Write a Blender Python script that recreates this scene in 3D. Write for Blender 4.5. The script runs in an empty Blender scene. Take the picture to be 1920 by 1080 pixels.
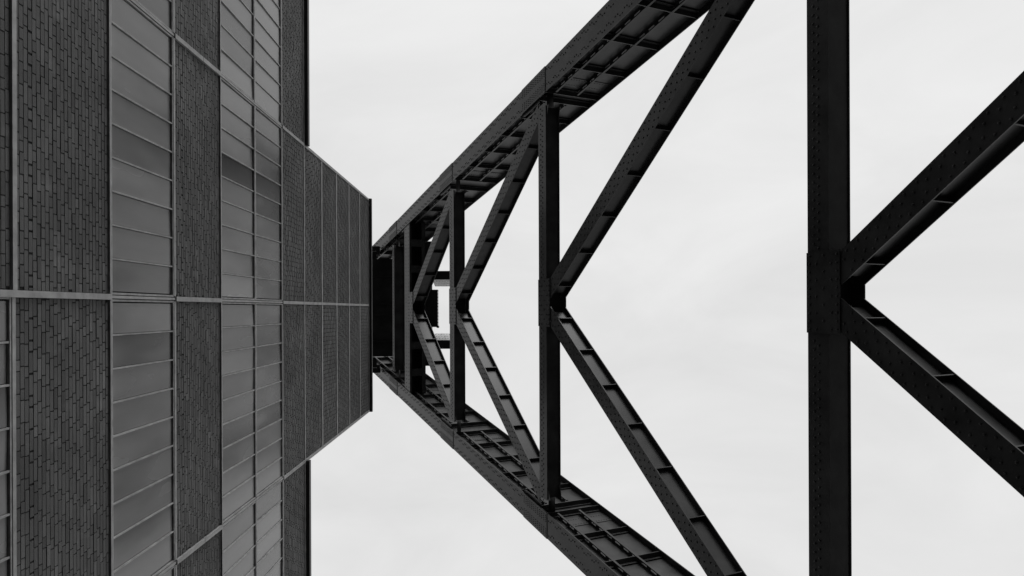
import bpy, bmesh, math, random
from mathutils import Vector, Matrix
random.seed(7)
R = math.radians
scene = bpy.context.scene
COL = scene.collection

# ------------------------------------------------------------------ camera
CAMZ = 1.6                       # eye height
cam_d = bpy.data.cameras.new('camera')
cam_d.sensor_width = 36.0
cam_d.lens = 24.0
cam_d.shift_x = 26 / 1920
cam_d.shift_y = 40 / 1920
cam_d.clip_end = 6000
cam_d.clip_start = 0.05
cam = bpy.data.objects.new('camera', cam_d)
COL.objects.link(cam)
ROLL = 0.004
r_ = Vector((1, ROLL, 0)).normalized()
u_ = Vector((ROLL, -1, 0)).normalized()
b_ = Vector((0, 0, -1))
cam.matrix_world = Matrix(((r_.x, u_.x, b_.x, 0), (r_.y, u_.y, b_.y, 0), (r_.z, u_.z, b_.z, CAMZ), (0, 0, 0, 1)))
scene.camera = cam

# ------------------------------------------------------------------ sky and sun (overcast)
SUN_EL, SUN_AZ = R(20), R(-76)   # azimuth of the sun measured from +X towards +Y
w = bpy.data.worlds.new('World')
scene.world = w
w.use_nodes = True
nt = w.node_tree
nt.nodes.clear()
N = nt.nodes.new
L = nt.links.new
out = N('ShaderNodeOutputWorld'); bg = N('ShaderNodeBackground')
sky = N('ShaderNodeTexSky'); sky.sky_type = 'NISHITA'; sky.sun_disc = False
sky.sun_elevation = SUN_EL
sky.sun_rotation = R(90) - SUN_AZ
sky.air_density = 1.0; sky.dust_density = 4.0
bw = N('ShaderNodeRGBToBW')
L(sky.outputs[0], bw.inputs[0])
bm = N('ShaderNodeMath'); bm.operation = 'MULTIPLY'; bm.inputs[1].default_value = 2.6; L(bw.outputs[0], bm.inputs[0])
tc = N('ShaderNodeTexCoord')
mp = N('ShaderNodeMapping'); mp.inputs['Scale'].default_value = (1.6, 3.4, 1.6); mp.inputs['Rotation'].default_value = (0, 0, R(35))
L(tc.outputs['Generated'], mp.inputs[0])
nz = N('ShaderNodeTexNoise'); nz.inputs['Scale'].default_value = 1.7; nz.inputs['Detail'].default_value = 7; nz.inputs['Roughness'].default_value = 0.55; nz.inputs['Distortion'].default_value = 0.6
L(mp.outputs[0], nz.inputs['Vector'])
mr = N('ShaderNodeMapRange'); mr.inputs['From Min'].default_value = 0.3; mr.inputs['From Max'].default_value = 0.7
mr.inputs['To Min'].default_value = 8.25; mr.inputs['To Max'].default_value = 9.5
L(nz.outputs['Fac'], mr.inputs['Value'])
mx = N('ShaderNodeMix'); mx.data_type = 'FLOAT'; mx.inputs['Factor'].default_value = 0.17
L(mr.outputs[0], mx.inputs['A']); L(bm.outputs[0], mx.inputs['B'])
L(mx.outputs['Result'], bg.inputs['Color'])
bg.inputs['Strength'].default_value = 0.1
L(bg.outputs[0], out.inputs[0])

sl = bpy.data.lights.new('sun', 'SUN'); sl.energy = 1.5; sl.angle = R(25); sl.color = (1, 1, 1)
so = bpy.data.objects.new('sun', sl); COL.objects.link(so)
sd = Vector((math.cos(SUN_EL) * math.cos(SUN_AZ), math.cos(SUN_EL) * math.sin(SUN_AZ), math.sin(SUN_EL)))
so.rotation_euler = sd.to_track_quat('Z', 'Y').to_euler()
so.location = sd * 100

vs = scene.view_settings
scene.display_settings.display_device = 'sRGB'
vs.view_transform = 'Standard'; vs.look = 'None'; vs.exposure = 0; vs.gamma = 1; vs.use_curve_mapping = False

# ------------------------------------------------------------------ helpers
def mat(name, base, rough=0.6, spec=0.5, var=0.15, scale=6.0, bump=0.0, bscale=40.0, attr=None, detail=6, lime=0):
    m = bpy.data.materials.new(name); m.use_nodes = True
    t = m.node_tree; p = t.nodes['Principled BSDF']
    p.inputs['Roughness'].default_value = rough
    p.inputs['Specular IOR Level'].default_value = spec
    g = t.nodes.new('ShaderNodeNewGeometry')
    n = t.nodes.new('ShaderNodeTexNoise'); n.inputs['Scale'].default_value = scale; n.inputs['Detail'].default_value = detail
    t.links.new(g.outputs['Position'], n.inputs['Vector'])
    r = t.nodes.new('ShaderNodeMapRange')
    r.inputs['From Min'].default_value = 0.3; r.inputs['From Max'].default_value = 0.7
    r.inputs['To Min'].default_value = base * (1 - var); r.inputs['To Max'].default_value = base * (1 + var)
    t.links.new(n.outputs['Fac'], r.inputs['Value'])
    o = r.outputs[0]
    if attr:
        a = t.nodes.new('ShaderNodeAttribute'); a.attribute_name = attr
        mm = t.nodes.new('ShaderNodeMath'); mm.operation = 'MULTIPLY'
        t.links.new(o, mm.inputs[0]); t.links.new(a.outputs['Fac'], mm.inputs[1]); o = mm.outputs[0]
    if lime:
        n4 = t.nodes.new('ShaderNodeTexNoise'); n4.inputs['Scale'].default_value = 2.2; n4.inputs['Detail'].default_value = 8
        t.links.new(g.outputs['Position'], n4.inputs['Vector'])
        r4 = t.nodes.new('ShaderNodeMapRange'); r4.inputs['From Min'].default_value = 0.62; r4.inputs['From Max'].default_value = 0.78; r4.inputs['To Max'].default_value = lime
        t.links.new(n4.outputs['Fac'], r4.inputs['Value'])
        ad = t.nodes.new('ShaderNodeMath'); ad.operation = 'ADD'; t.links.new(o, ad.inputs[0]); t.links.new(r4.outputs[0], ad.inputs[1]); o = ad.outputs[0]
    t.links.new(o, p.inputs['Base Color'])
    if bump:
        n2 = t.nodes.new('ShaderNodeTexNoise'); n2.inputs['Scale'].default_value = bscale; n2.inputs['Detail'].default_value = 4
        t.links.new(g.outputs['Position'], n2.inputs['Vector'])
        b = t.nodes.new('ShaderNodeBump'); b.inputs['Strength'].default_value = bump; b.inputs['Distance'].default_value = 0.01
        t.links.new(n2.outputs['Fac'], b.inputs['Height']); t.links.new(b.outputs[0], p.inputs['Normal'])
    return m

M_BRICK = mat('brick_clinker', 0.074, 0.8, 0.3, 0.28, 0.8, 0.5, 60, attr='tone', lime=0.06)
M_MORTAR = mat('mortar', 0.028, 0.9, 0.2, 0.3, 8)
M_GRID = mat('facade_steel_paint', 0.25, 0.55, 0.4, 0.25, 5, 0.25, 30)
M_BAR = mat('window_bar_paint', 0.24, 0.55, 0.4, 0.3, 7, 0.2, 40)
M_STEEL = mat('black_steel_paint', 0.040, 0.33, 0.13, 0.35, 1.8, 0.08, 9)
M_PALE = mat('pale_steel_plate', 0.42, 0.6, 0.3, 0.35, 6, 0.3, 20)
M_COPING = mat('dark_coping_metal', 0.03, 0.5, 0.4, 0.2, 3)
M_ROOF = mat('roof_felt', 0.07, 0.9, 0.2, 0.2, 1)
M_GROUND = mat('asphalt', 0.022, 0.9, 0.2, 0.3, 0.8, 0.6, 30)
M_CONC = mat('concrete', 0.22, 0.85, 0.3, 0.2, 3, 0.4, 25)

def glass_mat():
    m = bpy.data.materials.new('wired_glass'); m.use_nodes = True
    t = m.node_tree; p = t.nodes['Principled BSDF']
    p.inputs['IOR'].default_value = 1.58
    tcn = t.nodes.new('ShaderNodeTexCoord'); sep = t.nodes.new('ShaderNodeSeparateXYZ')
    t.links.new(tcn.outputs['Generated'], sep.inputs[0])
    def edge(sock, wdt):                                  # grime gathers along the putty line of each pane
        a = t.nodes.new('ShaderNodeMath'); a.operation = 'SUBTRACT'; a.inputs[1].default_value = 0.5; t.links.new(sock, a.inputs[0])
        b = t.nodes.new('ShaderNodeMath'); b.operation = 'ABSOLUTE'; t.links.new(a.outputs[0], b.inputs[0])
        c = t.nodes.new('ShaderNodeMapRange'); c.interpolation_type = 'SMOOTHSTEP'
        c.inputs['From Min'].default_value = 0.5 - wdt; c.inputs['From Max'].default_value = 0.5
        t.links.new(b.outputs[0], c.inputs['Value']); return c.outputs[0]
    e1 = edge(sep.outputs['Y'], 0.12); e2 = edge(sep.outputs['Z'], 0.10)
    mxx = t.nodes.new('ShaderNodeMath'); mxx.operation = 'MAXIMUM'; t.links.new(e1, mxx.inputs[0]); t.links.new(e2, mxx.inputs[1])
    g = t.nodes.new('ShaderNodeNewGeometry')
    mpn = t.nodes.new('ShaderNodeMapping'); mpn.inputs['Scale'].default_value = (1, 1.0, 1.3)
    oi0 = t.nodes.new('ShaderNodeObjectInfo'); sc0 = t.nodes.new('ShaderNodeMath'); sc0.operation = 'MULTIPLY'; sc0.inputs[1].default_value = 240.0
    t.links.new(oi0.outputs['Random'], sc0.inputs[0])
    va = t.nodes.new('ShaderNodeVectorMath'); va.operation = 'ADD'
    t.links.new(tcn.outputs['Generated'], va.inputs[0]); t.links.new(sc0.outputs[0], va.inputs[1]); t.links.new(va.outputs[0], mpn.inputs[0])
    n = t.nodes.new('ShaderNodeTexNoise'); n.inputs['Scale'].default_value = 0.75; n.inputs['Detail'].default_value = 3; n.inputs['Roughness'].default_value = 0.4
    t.links.new(mpn.outputs[0], n.inputs['Vector'])
    ml = t.nodes.new('ShaderNodeMath'); ml.operation = 'MULTIPLY'; t.links.new(mxx.outputs[0], ml.inputs[0]); t.links.new(n.outputs['Fac'], ml.inputs[1])
    oi = t.nodes.new('ShaderNodeObjectInfo')
    rr = t.nodes.new('ShaderNodeMapRange'); rr.inputs['To Min'].default_value = 0.10; rr.inputs['To Max'].default_value = 0.14
    t.links.new(oi.outputs['Random'], rr.inputs['Value'])
    d = t.nodes.new('ShaderNodeMapRange'); d.inputs['From Min'].default_value = 0.3; d.inputs['From Max'].default_value = 0.75; d.inputs['To Min'].default_value = -0.035; d.inputs['To Max'].default_value = 0.035
    t.links.new(n.outputs['Fac'], d.inputs['Value'])
    s1 = t.nodes.new('ShaderNodeMath'); s1.operation = 'ADD'; t.links.new(rr.outputs[0], s1.inputs[0]); t.links.new(d.outputs[0], s1.inputs[1])
    s2 = t.nodes.new('ShaderNodeMath'); s2.operation = 'MULTIPLY_ADD'; t.links.new(ml.outputs[0], s2.inputs[0]); s2.inputs[1].default_value = 0.05; t.links.new(s1.outputs[0], s2.inputs[2])
    at = t.nodes.new('ShaderNodeAttribute'); at.attribute_type = 'OBJECT'; at.attribute_name = 'dark_inside'  # dark blotches painted into the pane colour for the unlit interior behind
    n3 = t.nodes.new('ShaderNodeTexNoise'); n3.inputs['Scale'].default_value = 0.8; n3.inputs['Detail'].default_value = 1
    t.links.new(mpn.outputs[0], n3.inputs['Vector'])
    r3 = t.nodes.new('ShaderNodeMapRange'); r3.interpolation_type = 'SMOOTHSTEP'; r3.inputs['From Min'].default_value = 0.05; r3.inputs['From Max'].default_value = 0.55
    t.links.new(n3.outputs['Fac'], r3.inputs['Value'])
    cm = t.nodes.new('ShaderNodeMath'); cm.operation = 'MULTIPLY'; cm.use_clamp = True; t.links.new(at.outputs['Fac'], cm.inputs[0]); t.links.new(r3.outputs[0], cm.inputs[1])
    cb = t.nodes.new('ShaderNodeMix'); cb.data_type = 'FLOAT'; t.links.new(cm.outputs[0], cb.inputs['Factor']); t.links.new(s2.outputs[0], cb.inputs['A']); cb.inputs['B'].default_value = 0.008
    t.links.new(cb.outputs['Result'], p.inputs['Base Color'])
    sp = t.nodes.new('ShaderNodeMapRange'); sp.inputs['To Min'].default_value = 0.5; sp.inputs['To Max'].default_value = 0.22
    t.links.new(cm.outputs[0], sp.inputs['Value']); t.links.new(sp.outputs[0], p.inputs['Specular IOR Level'])
    ro = t.nodes.new('ShaderNodeMapRange'); ro.inputs['To Min'].default_value = 0.16; ro.inputs['To Max'].default_value = 0.34
    t.links.new(n.outputs['Fac'], ro.inputs['Value']); t.links.new(ro.outputs[0], p.inputs['Roughness'])
    # fine cast ribs of the wired glass
    wv = t.nodes.new('ShaderNodeTexWave'); wv.wave_type = 'BANDS'; wv.bands_direction = 'Y'; wv.inputs['Scale'].default_value = 14.0; wv.inputs['Distortion'].default_value = 0.4
    t.links.new(g.outputs['Position'], wv.inputs['Vector'])
    bp = t.nodes.new('ShaderNodeBump'); bp.inputs['Strength'].default_value = 0.05; bp.inputs['Distance'].default_value = 0.004
    t.links.new(wv.outputs['Fac'], bp.inputs['Height']); t.links.new(bp.outputs[0], p.inputs['Normal'])
    return m
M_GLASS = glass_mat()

class MB:
    def __init__(s): s.v = []; s.f = []; s.t = []
    def hexa(s, p, tone=None):            # 8 points: 4 of one face, 4 of the opposite one
        b = len(s.v); s.v += [tuple(q) for q in p]
        fs = [(0, 3, 2, 1), (4, 5, 6, 7), (0, 1, 5, 4), (1, 2, 6, 5), (2, 3, 7, 6), (3, 0, 4, 7)]
        s.f += [tuple(b + i for i in f) for f in fs]; s.t += [tone] * 6
    def box(s, x0, x1, y0, y1, z0, z1, tone=None):
        s.hexa([(x0, y0, z0), (x1, y0, z0), (x1, y1, z0), (x0, y1, z0), (x0, y0, z1), (x1, y0, z1), (x1, y1, z1), (x0, y1, z1)], tone)
    def prism(s, lo, hi):
        b = len(s.v); n = len(lo); s.v += [tuple(q) for q in lo] + [tuple(q) for q in hi]
        s.f.append(tuple(b + i for i in reversed(range(n)))); s.f.append(tuple(b + n + i for i in range(n)))
        for i in range(n):
            j = (i + 1) % n; s.f.append((b + i, b + j, b + n + j, b + n + i))
        s.t += [None] * (n + 2)
    def dome(s, c, nrm, r=0.022, hgt=0.016, k=6):
        n = Vector(nrm).normalized(); a = n.orthogonal().normalized(); bb = n.cross(a); c = Vector(c)
        b = len(s.v)
        for rr, hh in ((r, 0.0), (r * 0.72, hgt * 0.75)):
            for i in range(k):
                q = 2 * math.pi * i / k
                s.v.append(tuple(c + a * rr * math.cos(q) + bb * rr * math.sin(q) + n * hh))
        s.v.append(tuple(c + n * hgt))
        for i in range(k):
            j = (i + 1) % k
            s.f.append((b + i, b + j, b + k + j, b + k + i)); s.f.append((b + k + i, b + k + j, b + 2 * k))
        s.t += [None] * (2 * k)
    def mesh(s, name, m):
        me = bpy.data.meshes.new(name); me.from_pydata(s.v, [], s.f)
        bm = bmesh.new(); bm.from_mesh(me); bmesh.ops.recalc_face_normals(bm, faces=bm.faces); bm.to_mesh(me); bm.free()
        if any(t is not None for t in s.t):
            at = me.attributes.new('tone', 'FLOAT', 'FACE')
            at.data.foreach_set('value', [1.0 if t is None else t for t in s.t])
        me.materials.append(m); return me
    def build(s, name, m, parent=None, kind=None):
        if not s.v: return None
        o = bpy.data.objects.new(name, s.mesh(name, m)); COL.objects.link(o)
        if parent: o.parent = parent
        if kind: o['kind'] = kind
        return o

def empty(name, label, cat):
    o = bpy.data.objects.new(name, None); COL.objects.link(o); o['label'] = label; o['category'] = cat; return o

def part(name, mesh, parent):
    o = bpy.data.objects.new(name, mesh); COL.objects.link(o); o.parent = parent; return o

# ------------------------------------------------------------------ ground
g = MB(); S = 3000
g.v = [(-S, -S, 0), (S, -S, 0), (S, S, 0), (-S, S, 0)]; g.f = [(0, 1, 2, 3)]; g.t = [None]
go = g.build('ground', M_GROUND); go['kind'] = 'structure'

# ------------------------------------------------------------------ the brick and glass building
D = 5.5                          # distance of the facade
H0, HM = 7.78 + CAMZ, 1.940      # height of rail 0, height of a module
PY = [-13.70, -9.20, -4.70, -0.20, 4.30, 8.80, 13.30]
GLASS_ROWS = (1, 3, 4)
def hz(n): return H0 + HM * n
bld = empty('brick_building', 'dark brick hall with raised centre tower, wired-glass window bands and pale steel grid', 'building')
def is_tower(b): return b in (2, 3)
def rows(b): return range(-4, 11) if is_tower(b) else range(-4, 6)
def is_glass(b, n): return n in GLASS_ROWS or (n == -1 and b >= 3)
RW = 0.036                       # half height of a rail
PW = 0.041                       # half width of a post
FX = -D                          # steel face
core = MB()
core.box(-20, FX - 0.10, PY[0], PY[2], 0, hz(6)); core.build('wing_wall', M_MORTAR, bld)
core = MB(); core.box(-20, FX - 0.10, PY[4], PY[6], 0, hz(6)); core.build('wing_wall', M_MORTAR, bld)
core = MB(); core.box(-14, FX - 0.10, PY[2] + 0.01, PY[4] - 0.01, 0, hz(11)); core.build('tower_wall', M_MORTAR, bld)
for y0, y1, x0, z in ((PY[0], PY[2] - 0.004, -20, hz(6)), (PY[4] + 0.004, PY[6], -20, hz(6)), (PY[2], PY[4], -14, hz(11))):
    rf = MB(); rf.box(x0, FX - 0.05, y0, y1, z + 0.002, z + 0.12); rf.build('roof', M_ROOF, bld)
    ov = 0.10
    e0, e1 = (y0 - 0.06, y1 + 0.06) if z > hz(8) else (y0, y1)
    cp = MB(); cp.box(FX - 0.30, FX + ov, e0, e1, z + 0.05, z + 0.21); cp.build('coping', M_COPING, bld)
    if z > hz(8):                # coping on the two flanks of the tower
        for ya, yb in ((y0 - 0.06, y0 + 0.2), (y1 - 0.2, y1 + 0.06)):
            cp = MB(); cp.box(x0, FX - 0.302, ya, yb, z + 0.05, z + 0.21); cp.build('coping', M_COPING, bld)

# posts, in lengths with open butt joints
for i, y in enumerate(PY):
    top = hz(11) if i in (2, 3, 4) else hz(6)
    bays = [q for q in (i - 1, i) if 0 <= q < 6]
    z = 0.0
    cuts = [(0.0, hz(-4), 0)]
    for n in range(-4, 11):
        gl = all(is_glass(q, n) for q in bays if n in rows(q))
        if cuts[-1][2] == gl: cuts[-1] = (cuts[-1][0], hz(n + 1), gl)
        else: cuts.append((cuts[-1][1], hz(n + 1), gl))
    for z0, z1, gl in cuts:
        if z0 >= top - .01: break
        z1 = min(z1, top); zj = z0 + (z1 - z0) * .57
        for za, zb_ in (((z0, zj), (zj, z1)) if not gl and z1 - z0 < 3 else ((z0, z1),)):
            p = MB(); dx = random.uniform(-.003, .004)
            if gl: p.box(FX - 0.11, FX - .012, y - .021, y + .021, za, zb_)
            else: p.box(FX - 0.11, FX + 0.006 + dx, y - PW, y + PW, za + .004, zb_ - .004)
            p.build('steel_post', M_GRID, bld)
# rails
for b in range(6):
    y0, y1 = PY[b] + PW + 0.002, PY[b + 1] - PW - 0.002
    for n in list(rows(b)) + [rows(b)[-1] + 1]:
        if n == 4: continue
        p = MB(); zc = hz(n)
        up = n in rows(b) and is_glass(b, n); dn = (n - 1) in rows(b) and is_glass(b, n - 1)
        if up: p.box(FX - 0.11, FX, y0, y1, zc - RW, zc - .010); p.box(FX - 0.11, FX - .07, y0, y1, zc - .0098, zc + RW - .012)
        elif dn: p.box(FX - 0.11, FX - .012, y0, y1, zc - RW, zc + .02)
        else: p.box(FX - 0.11, FX, y0, y1, zc - RW - (.02 if n > 6 else 0), zc + RW + (.02 if n > 6 else 0))
        p.build('steel_rail', M_GRID, bld)

# windows
for b in range(6):
    y0, y1 = PY[b] + .034, PY[b + 1] - .034
    for n in rows(b):
        if not is_glass(b, n): continue
        lo, hi = hz(n) + RW - .010, hz(n + 1) - RW
        if n == 3: hi = hz(4) - 0.02
        if n == 4: lo = hz(4) + 0.02
        fr = MB(); fw = 0.030
        xf0, xf1 = FX - 0.09, FX - 0.02
        fr.box(xf0, xf1, y0, y1, lo + 0.001, lo + fw); fr.box(xf0, xf1, y0, y1, hi - fw, hi - 0.001)
        fr.box(xf0, xf1 - 0.002, y0, y0 + fw, lo + fw, hi - fw); fr.box(xf0, xf1 - 0.002, y1 - fw, y1, lo + fw, hi - fw)
        if n == 4: fr.box(xf0, xf1 + 0.004, y0, y1, hz(4) - 0.02, hz(4) + 0.02)
        win = fr.build('window', M_BAR, bld)
        step = (y1 - y0 - 2 * fw) / 9
        for k in range(9):
            ya = y0 + fw + k * step; yb = ya + step
            if k:
                gb = MB(); gb.box(xf0, xf1 - 0.004 + random.uniform(-.003, .002), ya - 0.012, ya + 0.012, lo + fw + .001, hi - fw - .001)
                gb.build('glazing_bar', M_BAR, win)
            pn = MB(); t1, t2 = random.gauss(0, .0025), random.gauss(0, .003)
            xg = FX - 0.05
            def gx(sy, sz): return xg + t1 * sy + t2 * sz
            q = [(gx(sy, sz) - dd, ya + 0.020 if sy < 0 else yb - 0.020, lo + fw + .006 if sz < 0 else hi - fw - .014) for dd in (0.006, 0) for sy, sz in ((-1, -1), (1, -1), (1, 1), (-1, 1))]
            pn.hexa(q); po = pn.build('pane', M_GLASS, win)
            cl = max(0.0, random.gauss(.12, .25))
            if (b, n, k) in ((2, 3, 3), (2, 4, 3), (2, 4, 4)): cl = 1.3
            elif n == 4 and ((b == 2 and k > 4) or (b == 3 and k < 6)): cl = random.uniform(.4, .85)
            po['dark_inside'] = min(1.3, cl)  # strength of the painted dark interior on this pane

# brickwork: old German format, two stretchers and a header in turn
bricks = []                      # (y0, y1, z0, z1, proud, tone)
JT = 0.012
BJ = 0.0105
mort = None
for b in range(6):
    y0, y1 = PY[b] + PW + 0.003, PY[b + 1] - PW - 0.003
    for n in rows(b):
        if is_glass(b, n): continue
        lo, hi = hz(n) + RW + .001, hz(n + 1) - RW - .001
        rec = .030 if n < 5 else .014
        mort = MB(); mort.box(FX - 0.102, FX - rec - .014, y0, y1, lo, hi); mort.build('mortar_bed', M_MORTAR, bld)
        if n > 5: lo += .02; hi -= .02
        NC = 25; ch = (hi - lo) / NC
        base = random.uniform(0, .6)
        drift = random.choice((0.13, 0.197, 0.29))
        for j in range(NC):
            za, zb = lo + j * ch + BJ / 2, lo + (j + 1) * ch - BJ / 2
            vent = (j == 3)
            y = y0 - ((base + j * drift + random.uniform(-.02, .02)) % 0.655); k = 0
            while y < y1:
                ln = (0.25, 0.25, 0.12)[k % 3]; k += 1
                a, c = max(y, y0 + .002), min(y + ln, y1 - .002)
                gap = 0.016 if vent else random.uniform(0, .004) + (.008 if n >= 5 else 0)
                if c - a > 0.03:
                    tone = random.gauss(1, .14) * (1.25 if random.random() < .04 else 1)
                    bricks.append((a + gap * .5, c - gap * .5, za + random.uniform(-.0006, .0006), zb, random.gauss(0, .0018) + .03 - rec, max(.6, tone)))
                y += ln + JT
def shown(q):
    y, z, h = (q[0] + q[1]) / 2, (q[2] + q[3]) / 2, 0
    h = z - CAMZ
    if h < 2: return -1
    u, v = 934 - 1280 * D / h, 580 + 1280 * y / h
    if not (2 < u < 1918 and 2 < v < 1078): return -1
    return (q[1] - q[0]) * 1280 / h
bricks.sort(key=shown, reverse=True)
cache = {}
for q in bricks[:300]:
    key = (round(q[1] - q[0], 3), min(9, max(0, int((q[5] - .6) / .09))))
    if key not in cache:
        m_ = MB(); m_.box(-0.05, 0, -key[0] / 2, key[0] / 2, -(q[3] - q[2]) / 2, (q[3] - q[2]) / 2, 0.6 + key[1] * .09 + .04)
        cache[key] = m_.mesh('brick', M_BRICK)
    o = part('brick', cache[key], bld); o.location = (FX - 0.03 + q[4], (q[0] + q[1]) / 2, (q[2] + q[3]) / 2)
sb = MB()
for q in bricks[300:]:
    x1 = FX - 0.03 + q[4]; x0 = x1 - 0.017; bb = len(sb.v)
    sb.v += [(x0, q[0], q[2]), (x0, q[1], q[2]), (x0, q[1], q[3]), (x0, q[0], q[3]), (x1, q[0], q[2]), (x1, q[1], q[2]), (x1, q[1], q[3]), (x1, q[0], q[3])]
    sb.f += [tuple(bb + i for i in f) for f in ((4, 5, 6, 7), (0, 1, 5, 4), (1, 2, 6, 5), (2, 3, 7, 6), (3, 0, 4, 7))]; sb.t += [q[5]] * 5
sb.build('brick', M_BRICK, bld, 'stuff')

# ------------------------------------------------------------------ the winding-tower truss
K = 624 / 1280; TH = math.atan(K); CT, ST = math.cos(TH), math.sin(TH)
X0 = 12.57
NV = Vector((CT, 0, ST)); SV = Vector((ST, 0, -CT))
def yc(h): return -0.42 + 0.009 * h
def P(a, h, t): return Vector((X0 - K * h + t * CT, yc(h) + a, CAMZ + h + t * ST))
def outer(h): return 12.53 - 0.2102 * h
def wid(h): return 0.84 + (22.5 - h) * 0.006
def inner(h): return outer(h) - wid(h)
def mid(h): return outer(h) - wid(h) / 2
def webl(h): return inner(h) + 0.21
LT = 2.14                        # leg depth
hf = empty('pithead_frame', 'black riveted steel winding frame with two raking legs and K bracing beside brick tower', 'headframe')
HB, HT = -1.55, 44.0

def slab(mb, corners, t0, t1):     # corners (a,h) in the truss plane, thickness t0..t1
    mb.prism([P(a, h, t0) for a, h in corners], [P(a, h, t1) for a, h in corners])

def rv(mb, a, h, t, r=0.028): mb.dome(P(a, h, t), -NV, r, r * .8)

struts = [  # top edge h, bottom edge h, depth
    (13.38, 12.95, 0.64), (23.02, 22.57, 0.56), (30.25, 29.80, 0.56), (35.40, 34.95, 0.60)]
HC = [(s[0] + s[1]) / 2 for s in struts]
SPL = [(12.2, 13.7), (22.53, 24.0), (29.85, 31.2), (37.05, 38.3)]
for sg in (-1, 1):
    m_ = MB()
    m_.hexa([P(sg * (webl(h) + d), h, t) for t in (0.03, LT - .03) for h, d in ((HB, -.012), (HB, .012), (HT, .012), (HT, -.012))])
    leg = m_.build('leg', M_STEEL, hf)
    m_ = MB(); slab(m_, [(sg * inner(HB), HB), (sg * outer(HB), HB), (sg * outer(HT), HT), (sg * inner(HT), HT)], 0, .03); m_.build('lower_flange', M_STEEL, leg)
    m_ = MB(); slab(m_, [(sg * inner(HB), HB), (sg * outer(HB), HB), (sg * outer(HT), HT), (sg * inner(HT), HT)], LT - .03, LT); m_.build('upper_flange', M_STEEL, leg)
    rm = MB()
    # splice plates
    for h0, h1 in SPL:
        m_ = MB(); slab(m_, [(sg * (inner(h0) - .008), h0), (sg * (outer(h0) + .008), h0), (sg * (outer(h1) + .008), h1), (sg * (inner(h1) - .008), h1)], -.018, -.002)
        m_.build('splice_plate', M_STEEL, leg)
        ns = 12
        for i in range(ns):
            hh = h0 + .06 + (h1 - h0 - .12) * i / (ns - 1)
            for c in (-.33, -.26, -.19, -.12, .12, .19, .26, .33):
                rv(rm, sg * (mid(hh) + c), hh, -.018, .022)
        # thin edge of the joint cover on the inner lip
    # flange rivets: staggered pairs in four rows
    h = 10.0; i = 0
    while h < 42:
        if not any(a - .05 < h < b + .05 for a, b in SPL):
            for c, st in ((-.29, 0), (-.2, 1), (.2, 0), (.29, 1)):
                if (i + st) % 2 == 0:
                    rv(rm, sg * (mid(h) + c), h, 0, .027); rv(rm, sg * (mid(h + .1) + c), h + .1, 0, .027)
        h += .19; i += 1
    # transverse stiffeners on the inner side of the web
    hs = [36.4, 34.8, 33.5, 32.1, 30.72, 29.75, 28.4, 27.0, 25.65, 24.3, 23.09, 22.6, 21.17, 19.7, 18.2, 16.7, 15.2, 13.5, 12.8, 11.3, 9.8, 8.3, 6.8, 5.3, 3.8, 2.3, 0.8, 37.9, 39.3, 40.7, 42.1]
    for h in hs:
        ai, aw = inner(h) + .03, webl(h) - .014
        m_ = MB(); d = .012
        m_.hexa([P(sg * a, h + q, t) for t in (.032, LT - .032) for a, q in ((ai, -d), (aw, -d), (aw, d), (ai, d))])
        # angle leg riveted to the web
        m_.hexa([P(sg * a, h + q, t) for t in (.032, LT - .032) for a, q in ((aw - .02, -.11), (aw - .002, -.11), (aw - .002, -d - .001), (aw - .02, -d - .001))])
        m_.build('stiffener', M_STEEL, leg)
        if h < 40 and h > 16:
            for t in [0.2 + .16 * q for q in range(12)]:
                p = P(sg * (aw - .02), h - .06, t); rm.dome(p, (0, -sg, 0), .02, .016)
    # web joint covers with two rows of rivets, just below the nodes
    for h in (22.1, 29.3, 36.0):
        m_ = MB(); aw = webl(h) - .012
        m_.hexa([P(sg * (webl(hh) - q), hh, t) for t in (.05, LT - .05) for hh, q in ((h - .22, .013), (h - .22, .03), (h + .22, .03), (h + .22, .013))])
        m_.build('joint_cover', M_STEEL, leg)
        for t in [0.12 + .1 * q for q in range(20)]:
            for dh in (-.14, .14): rm.dome(P(sg * (webl(h + dh) - .03), h + dh, t), (0, -sg, 0), .02, .016)
    # longitudinal stiffeners stand off the web on packers
    for t0 in (0.40, 1.24):
        for ha, hb in ((HB + .5, 12.7), (13.55, 22.5), (23.2, 29.65), (30.9, 37.8), (38.0, 43)):
            m_ = MB()
            m_.hexa([P(sg * (webl(h) - o), h, t) for t in (t0 - .035, t0 + .035) for h, o in ((ha, .180), (ha, .142), (hb, .142), (hb, .180))])
            m_.hexa([P(sg * (webl(h) - o), h, t) for t in (t0 - .012, t0 + .008) for h, o in ((ha, .075), (ha, .014), (hb, .014), (hb, .075))])
            nb = int((hb - ha) / .38)
            for i in range(nb):
                h = ha + (i + .5) * (hb - ha) / nb
                m_.hexa([P(sg * (webl(hh) - o), hh, t) for t in (t0 - .016, t0 + .012) for hh, o in ((h - .07, .1415), (h - .07, .0753), (h + .07, .0753), (h + .07, .1415))])
            m_.build('longitudinal_stiffener', M_STEEL, leg)
    rm.build('rivet', M_STEEL, leg, 'stuff')
    # concrete footing under the foot of the leg
    c = P(sg * mid(HB), HB, LT / 2); m_ = MB()
    m_.hexa([(c.x - 1.8, c.y - 1.2, 0.0), (c.x + 1.8, c.y - 1.2, 0), (c.x + 1.8, c.y + 1.2, 0), (c.x - 1.8, c.y + 1.2, 0), (c.x - 1.3, c.y - .8, .35), (c.x + 1.3, c.y - .8, .35), (c.x + 1.3, c.y + .8, .35), (c.x - 1.3, c.y + .8, .35)])
    m_.build('footing', M_CONC, leg)

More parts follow.
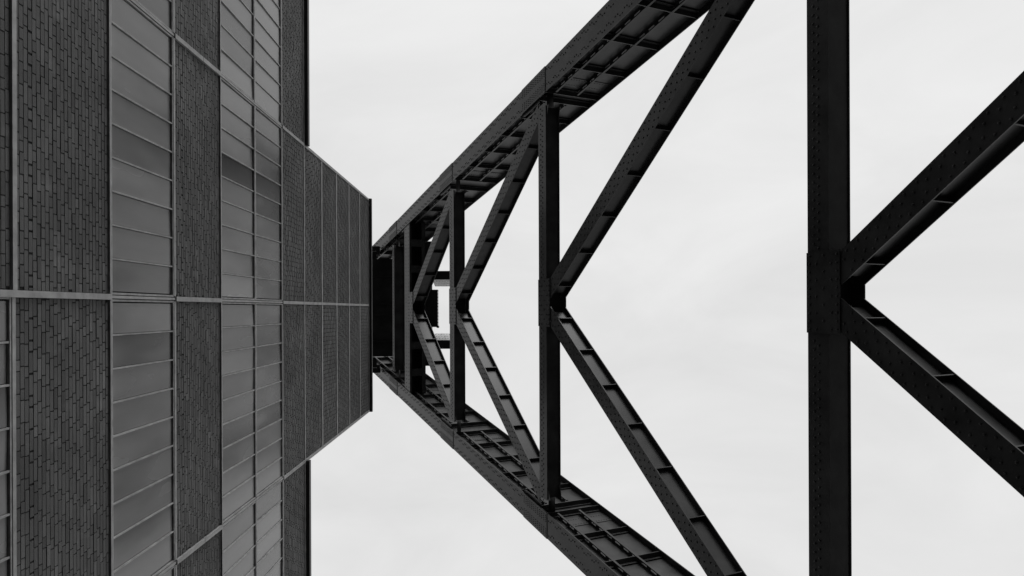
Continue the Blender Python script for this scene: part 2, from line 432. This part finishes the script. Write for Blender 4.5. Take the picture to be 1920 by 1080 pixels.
T0 = .034                        # bracing lies just behind the legs' lower flanges
def make_strut(h1, h0, T, rows_=(.3, .52), gus=True):
    e = webl((h1 + h0) / 2) - .016
    m_ = MB()
    hw0, hw1 = h0 + .015, h0 + .033; es = inner(h0) - .47
    slab(m_, [(-es, hw0), (es, hw0), (es, hw1), (-es, hw1)], T0 + .025, T - .025)          # lower web
    hw0, hw1 = h1 - .033, h1 - .015
    slab(m_, [(-es, hw0), (es, hw0), (es, hw1), (-es, hw1)], T0 + .025, T - .025)
    st = m_.build('cross_strut', M_STEEL, hf); ef = inner(h0) - .40
    for t0, t1, nm in ((T0, T0 + .03, 'lower_flange'), (T - .03, T, 'upper_flange')):
        m_ = MB(); slab(m_, [(-ef, h0), (ef, h0), (ef, h1), (-ef, h1)], t0, t1); m_.build(nm, M_STEEL, st)
    rm = MB(); pitch = .17
    n = int(2 * e / pitch)
    for i in range(n):
        a = -e + (i + .5) * 2 * e / n
        if (abs(a) < .78 and gus) or abs(a) > ef - .05: continue
        for k, r in enumerate(rows_): rv(rm, a + (pitch / 2 if k else 0), h1 + (h0 - h1) * r, T0)
    rm.build('rivet', M_STEEL, st, 'stuff')
    # flared knee plates where the strut meets the legs
    hm = (h1 + h0) / 2
    for sg in (-1, 1):
        for t0 in (T0 + .032, T - .055):
            for hb_, hk in ((h0 + .02, h0 - .12), (h1 - .02, h1 + .12)):
                m_ = MB(); ei = inner(hm)
                slab(m_, [(sg * (ei - .90), hb_), (sg * (ei - .38), hk), (sg * (ei - .38), hb_)], t0, t0 + .018)
                m_.build('knee_plate', M_STEEL, st)
    for sg in (-1, 1):               # end plate that ties the strut to the leg
        m_ = MB(); slab(m_, [(sg * (es - .3), h0 + .04), (sg * e, h0 + .04), (sg * e, h1 - .04), (sg * (es - .3), h1 - .04)], T * .62, T * .62 + .02)
        m_.build('tie_plate', M_STEEL, st)
    return st
for h1, h0, T in struts[:3]: make_strut(h1, h0, T)
def make_lattice(h1, h0, T):
    e = webl((h1 + h0) / 2) - .016
    m_ = MB(); slab(m_, [(-e, h1 - .033), (e, h1 - .033), (e, h1 - .015), (-e, h1 - .015)], T0 + .025, T - .025)
    st = m_.build('cross_strut', M_STEEL, hf)
    for t0, t1, nm in ((T0, T0 + .025, 'lower_flange'), (T - .025, T, 'upper_flange')):
        m_ = MB(); slab(m_, [(-e, h0), (e, h0), (e, h1), (-e, h1)], t0, t1); m_.build(nm, M_STEEL, st)
    for t0, t1 in ((T0 + .026, T0 + .12), (T - .2, T - .026)):
        m_ = MB(); slab(m_, [(-e, h0 + .004), (e, h0 + .004), (e, h0 + .022), (-e, h0 + .022)], t0, t1); m_.build('angle', M_STEEL, st)
    for y in (-3.35, -2.0, 1.95, 3.35):
        m_ = MB(); slab(m_, [(y - .19, h0 - .016), (y + .19, h0 - .016), (y + .19, h0 + .002), (y - .19, h0 + .002)], T0 + .04, T - .03); m_.build('batten_plate', M_STEEL, st)
    rm = MB()
    for y in (-3.35, -2.0, 1.95, 3.35):
        for k in range(5):
            for q in (-.11, .11): rm.dome(P(y + q, h0 - .016, T0 + .09 + k * .165), (0, 0, -1), .024, .02)
    for k in range(int(2 * e / .2)):
        for q in (.2, .7): rv(rm, -e + k * .2, h0 + (h1 - h0) * q, T0)
    rm.build('rivet', M_STEEL, st, 'stuff')
make_lattice(35.95, 35.22, .90)
make_strut(37.87, 37.57, .60, (.5,), False)

def diag(i, sg, slope):
    h1, h0, T = struts[i]; hc = HC[i] + .07
    hcut = h0 - .22
    hw = .25 / (1 / math.hypot(1, slope * CT))         # half width measured along a at constant h
    def ac(h): return slope * (hc - h)
    # end on the leg web
    hstop = struts[i - 1][0] + .03 if i else HB + .3
    he = hcut
    while ac(he) < webl(he) - .03 and he > hstop: he -= .01
    def edge_end(o):
        h = hcut
        while ac(h) + o < webl(h) - .02 and h > hstop - .02: h -= .01
        return h
    ho, hi_ = edge_end(hw), edge_end(-hw)
    m_ = MB(); d = .012; wo = -hw * .42
    slab(m_, [(sg * (ac(hcut) + wo - d), hcut), (sg * (ac(hcut) + wo + d), hcut), (sg * (ac(he) + wo + d), he), (sg * (ac(he) + wo - d), he)], T0 + .028, T + .04)
    dg = m_.build('diagonal_brace', M_STEEL, hf)
    for t0, t1, nm in ((T0 + .002, T0 + .036, 'lower_flange'), (T + .04, T + .065, 'upper_flange')):
        m_ = MB(); slab(m_, [(sg * (ac(hcut) - hw), hcut), (sg * (ac(hcut) + hw), hcut), (sg * (ac(ho) + hw), ho), (sg * (ac(hi_) - hw), hi_)], t0, t1)
        m_.build(nm, M_STEEL, dg)
    # stiffeners square to the brace
    L2 = math.hypot(1, slope * CT); da, dh = slope * CT / L2, -CT / L2      # unit vector along the brace (a, h)
    pa, ph = 1 / L2, slope * CT / L2 * CT                                   # unit vector across it
    ln = (hcut - he) / -dh
    s = .38
    while s < ln - .5:
        h = hcut + dh * s; a = ac(h); m_ = MB(); w_ = .235; q = .011
        m_.hexa([P(sg * (a + pa * x + da * y), h + ph * x + dh * y, t) for t in (T0 + .029, T + .038) for x, y in ((-w_, -q), (w_, -q), (w_, q), (-w_, q))])
        m_.build('stiffener', M_STEEL, dg)
        s += 1.55
    rm = MB(); s = .15; k = 0
    while s < ln - .05:
        for x, st in ((-.17, 0), (-.08, 1), (.08, 0), (.17, 1)):
            if (k + st) % 2 == 0:
                h = hcut + dh * s + ph * x; rv(rm, sg * (ac(hcut + dh * s) + pa * x), h, T0 + .002, .027)
        s += .14; k += 1
    rm.build('rivet', M_STEEL, dg, 'stuff')
for i, sl_ in enumerate((.873, .89, .905, .94)):
    for sg in (-1, 1): diag(i, sg, sl_)

# node gussets: a riveted plate below and one above
for i, (h1, h0, T) in enumerate(struts):
    m_ = MB(); G = .78
    slab(m_, [(-G, h1 + .008), (G, h1 + .008), (G + .02, h0 - .22), (-G - .02, h0 - .22)], T0 - .024, T0 - .002)
    gp = m_.build('gusset_plate', M_STEEL, hf)
    m_ = MB(); slab(m_, [(-.8, h1 - .05), (.8, h1 - .05), (.74, h0 - .222), (-.74, h0 - .222)], T + .066, T + .09); m_.build('top_plate', M_STEEL, gp)
    rm = MB()
    for y in range(10):
        a = -G + .07 + y * (2 * G - .14) / 9
        for k, x in enumerate((.10, .3, .52, .75, .92)):
            if (y + k) % 2 == 0 or k in (0, 4): rv(rm, a, h1 + .008 + (h0 - .22 - h1 - .008) * x, T0 - .024)
    rm.build('rivet', M_STEEL, gp, 'stuff')
# corner gussets between strut, brace and leg
for i in range(1, 4):
    h1, h0, T = struts[i]
    for sg in (-1, 1):
        m_ = MB(); ei = inner(h1)
        pts = [(ei + .36, h1 - .05), (ei - .10, h1 - .05), (ei - .22, h1 + .45), (ei - .30, h1 + .95), (ei - .2, h1 + 1.25), (webl(h1 + 1.4) - .03, h1 + 1.4)]
        slab(m_, [(sg * a, h) for a, h in pts], T0 + .030, T0 + .048)
        m_.build('gusset_plate', M_STEEL, hf)

# ------------------------------------------------------------------ sheave platform on the head of the frame
def zb(h): return CAMZ + h
dk = MB(); dk.box(-8.6, -6.02, -3.05, 2.8, zb(41.0), zb(41.12)); dk.box(-6.02 + .001, -3.96, -4.1, 3.38, zb(41.0), zb(41.12))
deck = dk.build('sheave_platform', M_STEEL, hf)
for y in (-0.38, 0.30, -2.0, 1.9):
    m_ = MB(); m_.box(-8.5, -6.3, y - .05, y + .05, zb(40.82), zb(40.998)); m_.build('joist', M_STEEL, deck)
for sg, yo in ((-1, 0), (1, .04)):
    m_ = MB(); ya, y2 = sorted((sg * 1.80 + yo, sg * 2.32 + yo)); m_.box(-3.97, -2.3, ya, y2, zb(41.0), zb(41.5)); be = m_.build('side_girder', M_STEEL, deck)
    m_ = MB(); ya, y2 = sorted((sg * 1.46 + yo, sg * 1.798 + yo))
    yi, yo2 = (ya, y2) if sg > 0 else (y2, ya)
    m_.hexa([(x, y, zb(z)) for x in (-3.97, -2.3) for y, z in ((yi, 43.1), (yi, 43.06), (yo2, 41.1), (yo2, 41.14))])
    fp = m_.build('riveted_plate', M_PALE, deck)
    rm = MB()
    for k in range(10):
        for q in (.2, .5, .8):
            rm.dome((-3.9 + k * .17 + (.08 if q == .5 else 0), yi + (yo2 - yi) * q, zb(43.06 - 1.96 * q)), (0, -sg * .98, -.2), .03, .03)
    rm.build('rivet', M_STEEL, fp, 'stuff')
m_ = MB(); m_.box(-3.958, -3.64, -1.20, 1.05, zb(41.02), zb(41.6)); hood = m_.build('sheave_guard', M_STEEL, deck)
rm = MB()
for k in range(12):
    rm.box(-3.64, -3.61 + random.uniform(0, .03), -1.15 + k * .19, -1.10 + k * .19, zb(41.02), zb(41.1))
rm.box(-3.70, -3.56, 0.98, 1.10, zb(41.0), zb(41.2))
rm.build('bolt', M_STEEL, hood, 'stuff')
for sg, y in ((-1, -3.53), (1, 3.50)):
    m_ = MB(); m_.box(-7.6, -6.86, y - .14, y + .14, zb(39.4), zb(39.75)); m_.box(-7.02, -6.86, y - .141 - (.2 if sg > 0 else 0) + .0, y + .141 + (.2 if sg < 0 else 0), zb(39.38), zb(39.6)); br = m_.build('head_bracket', M_STEEL, hf)
    m_ = MB(); ya, y2 = sorted((y - sg * .15, y - sg * .62)); m_.box(-7.6, -7.05, ya, y2, zb(39.6), zb(39.64)); m_.build('bracket_plate', M_STEEL, br)
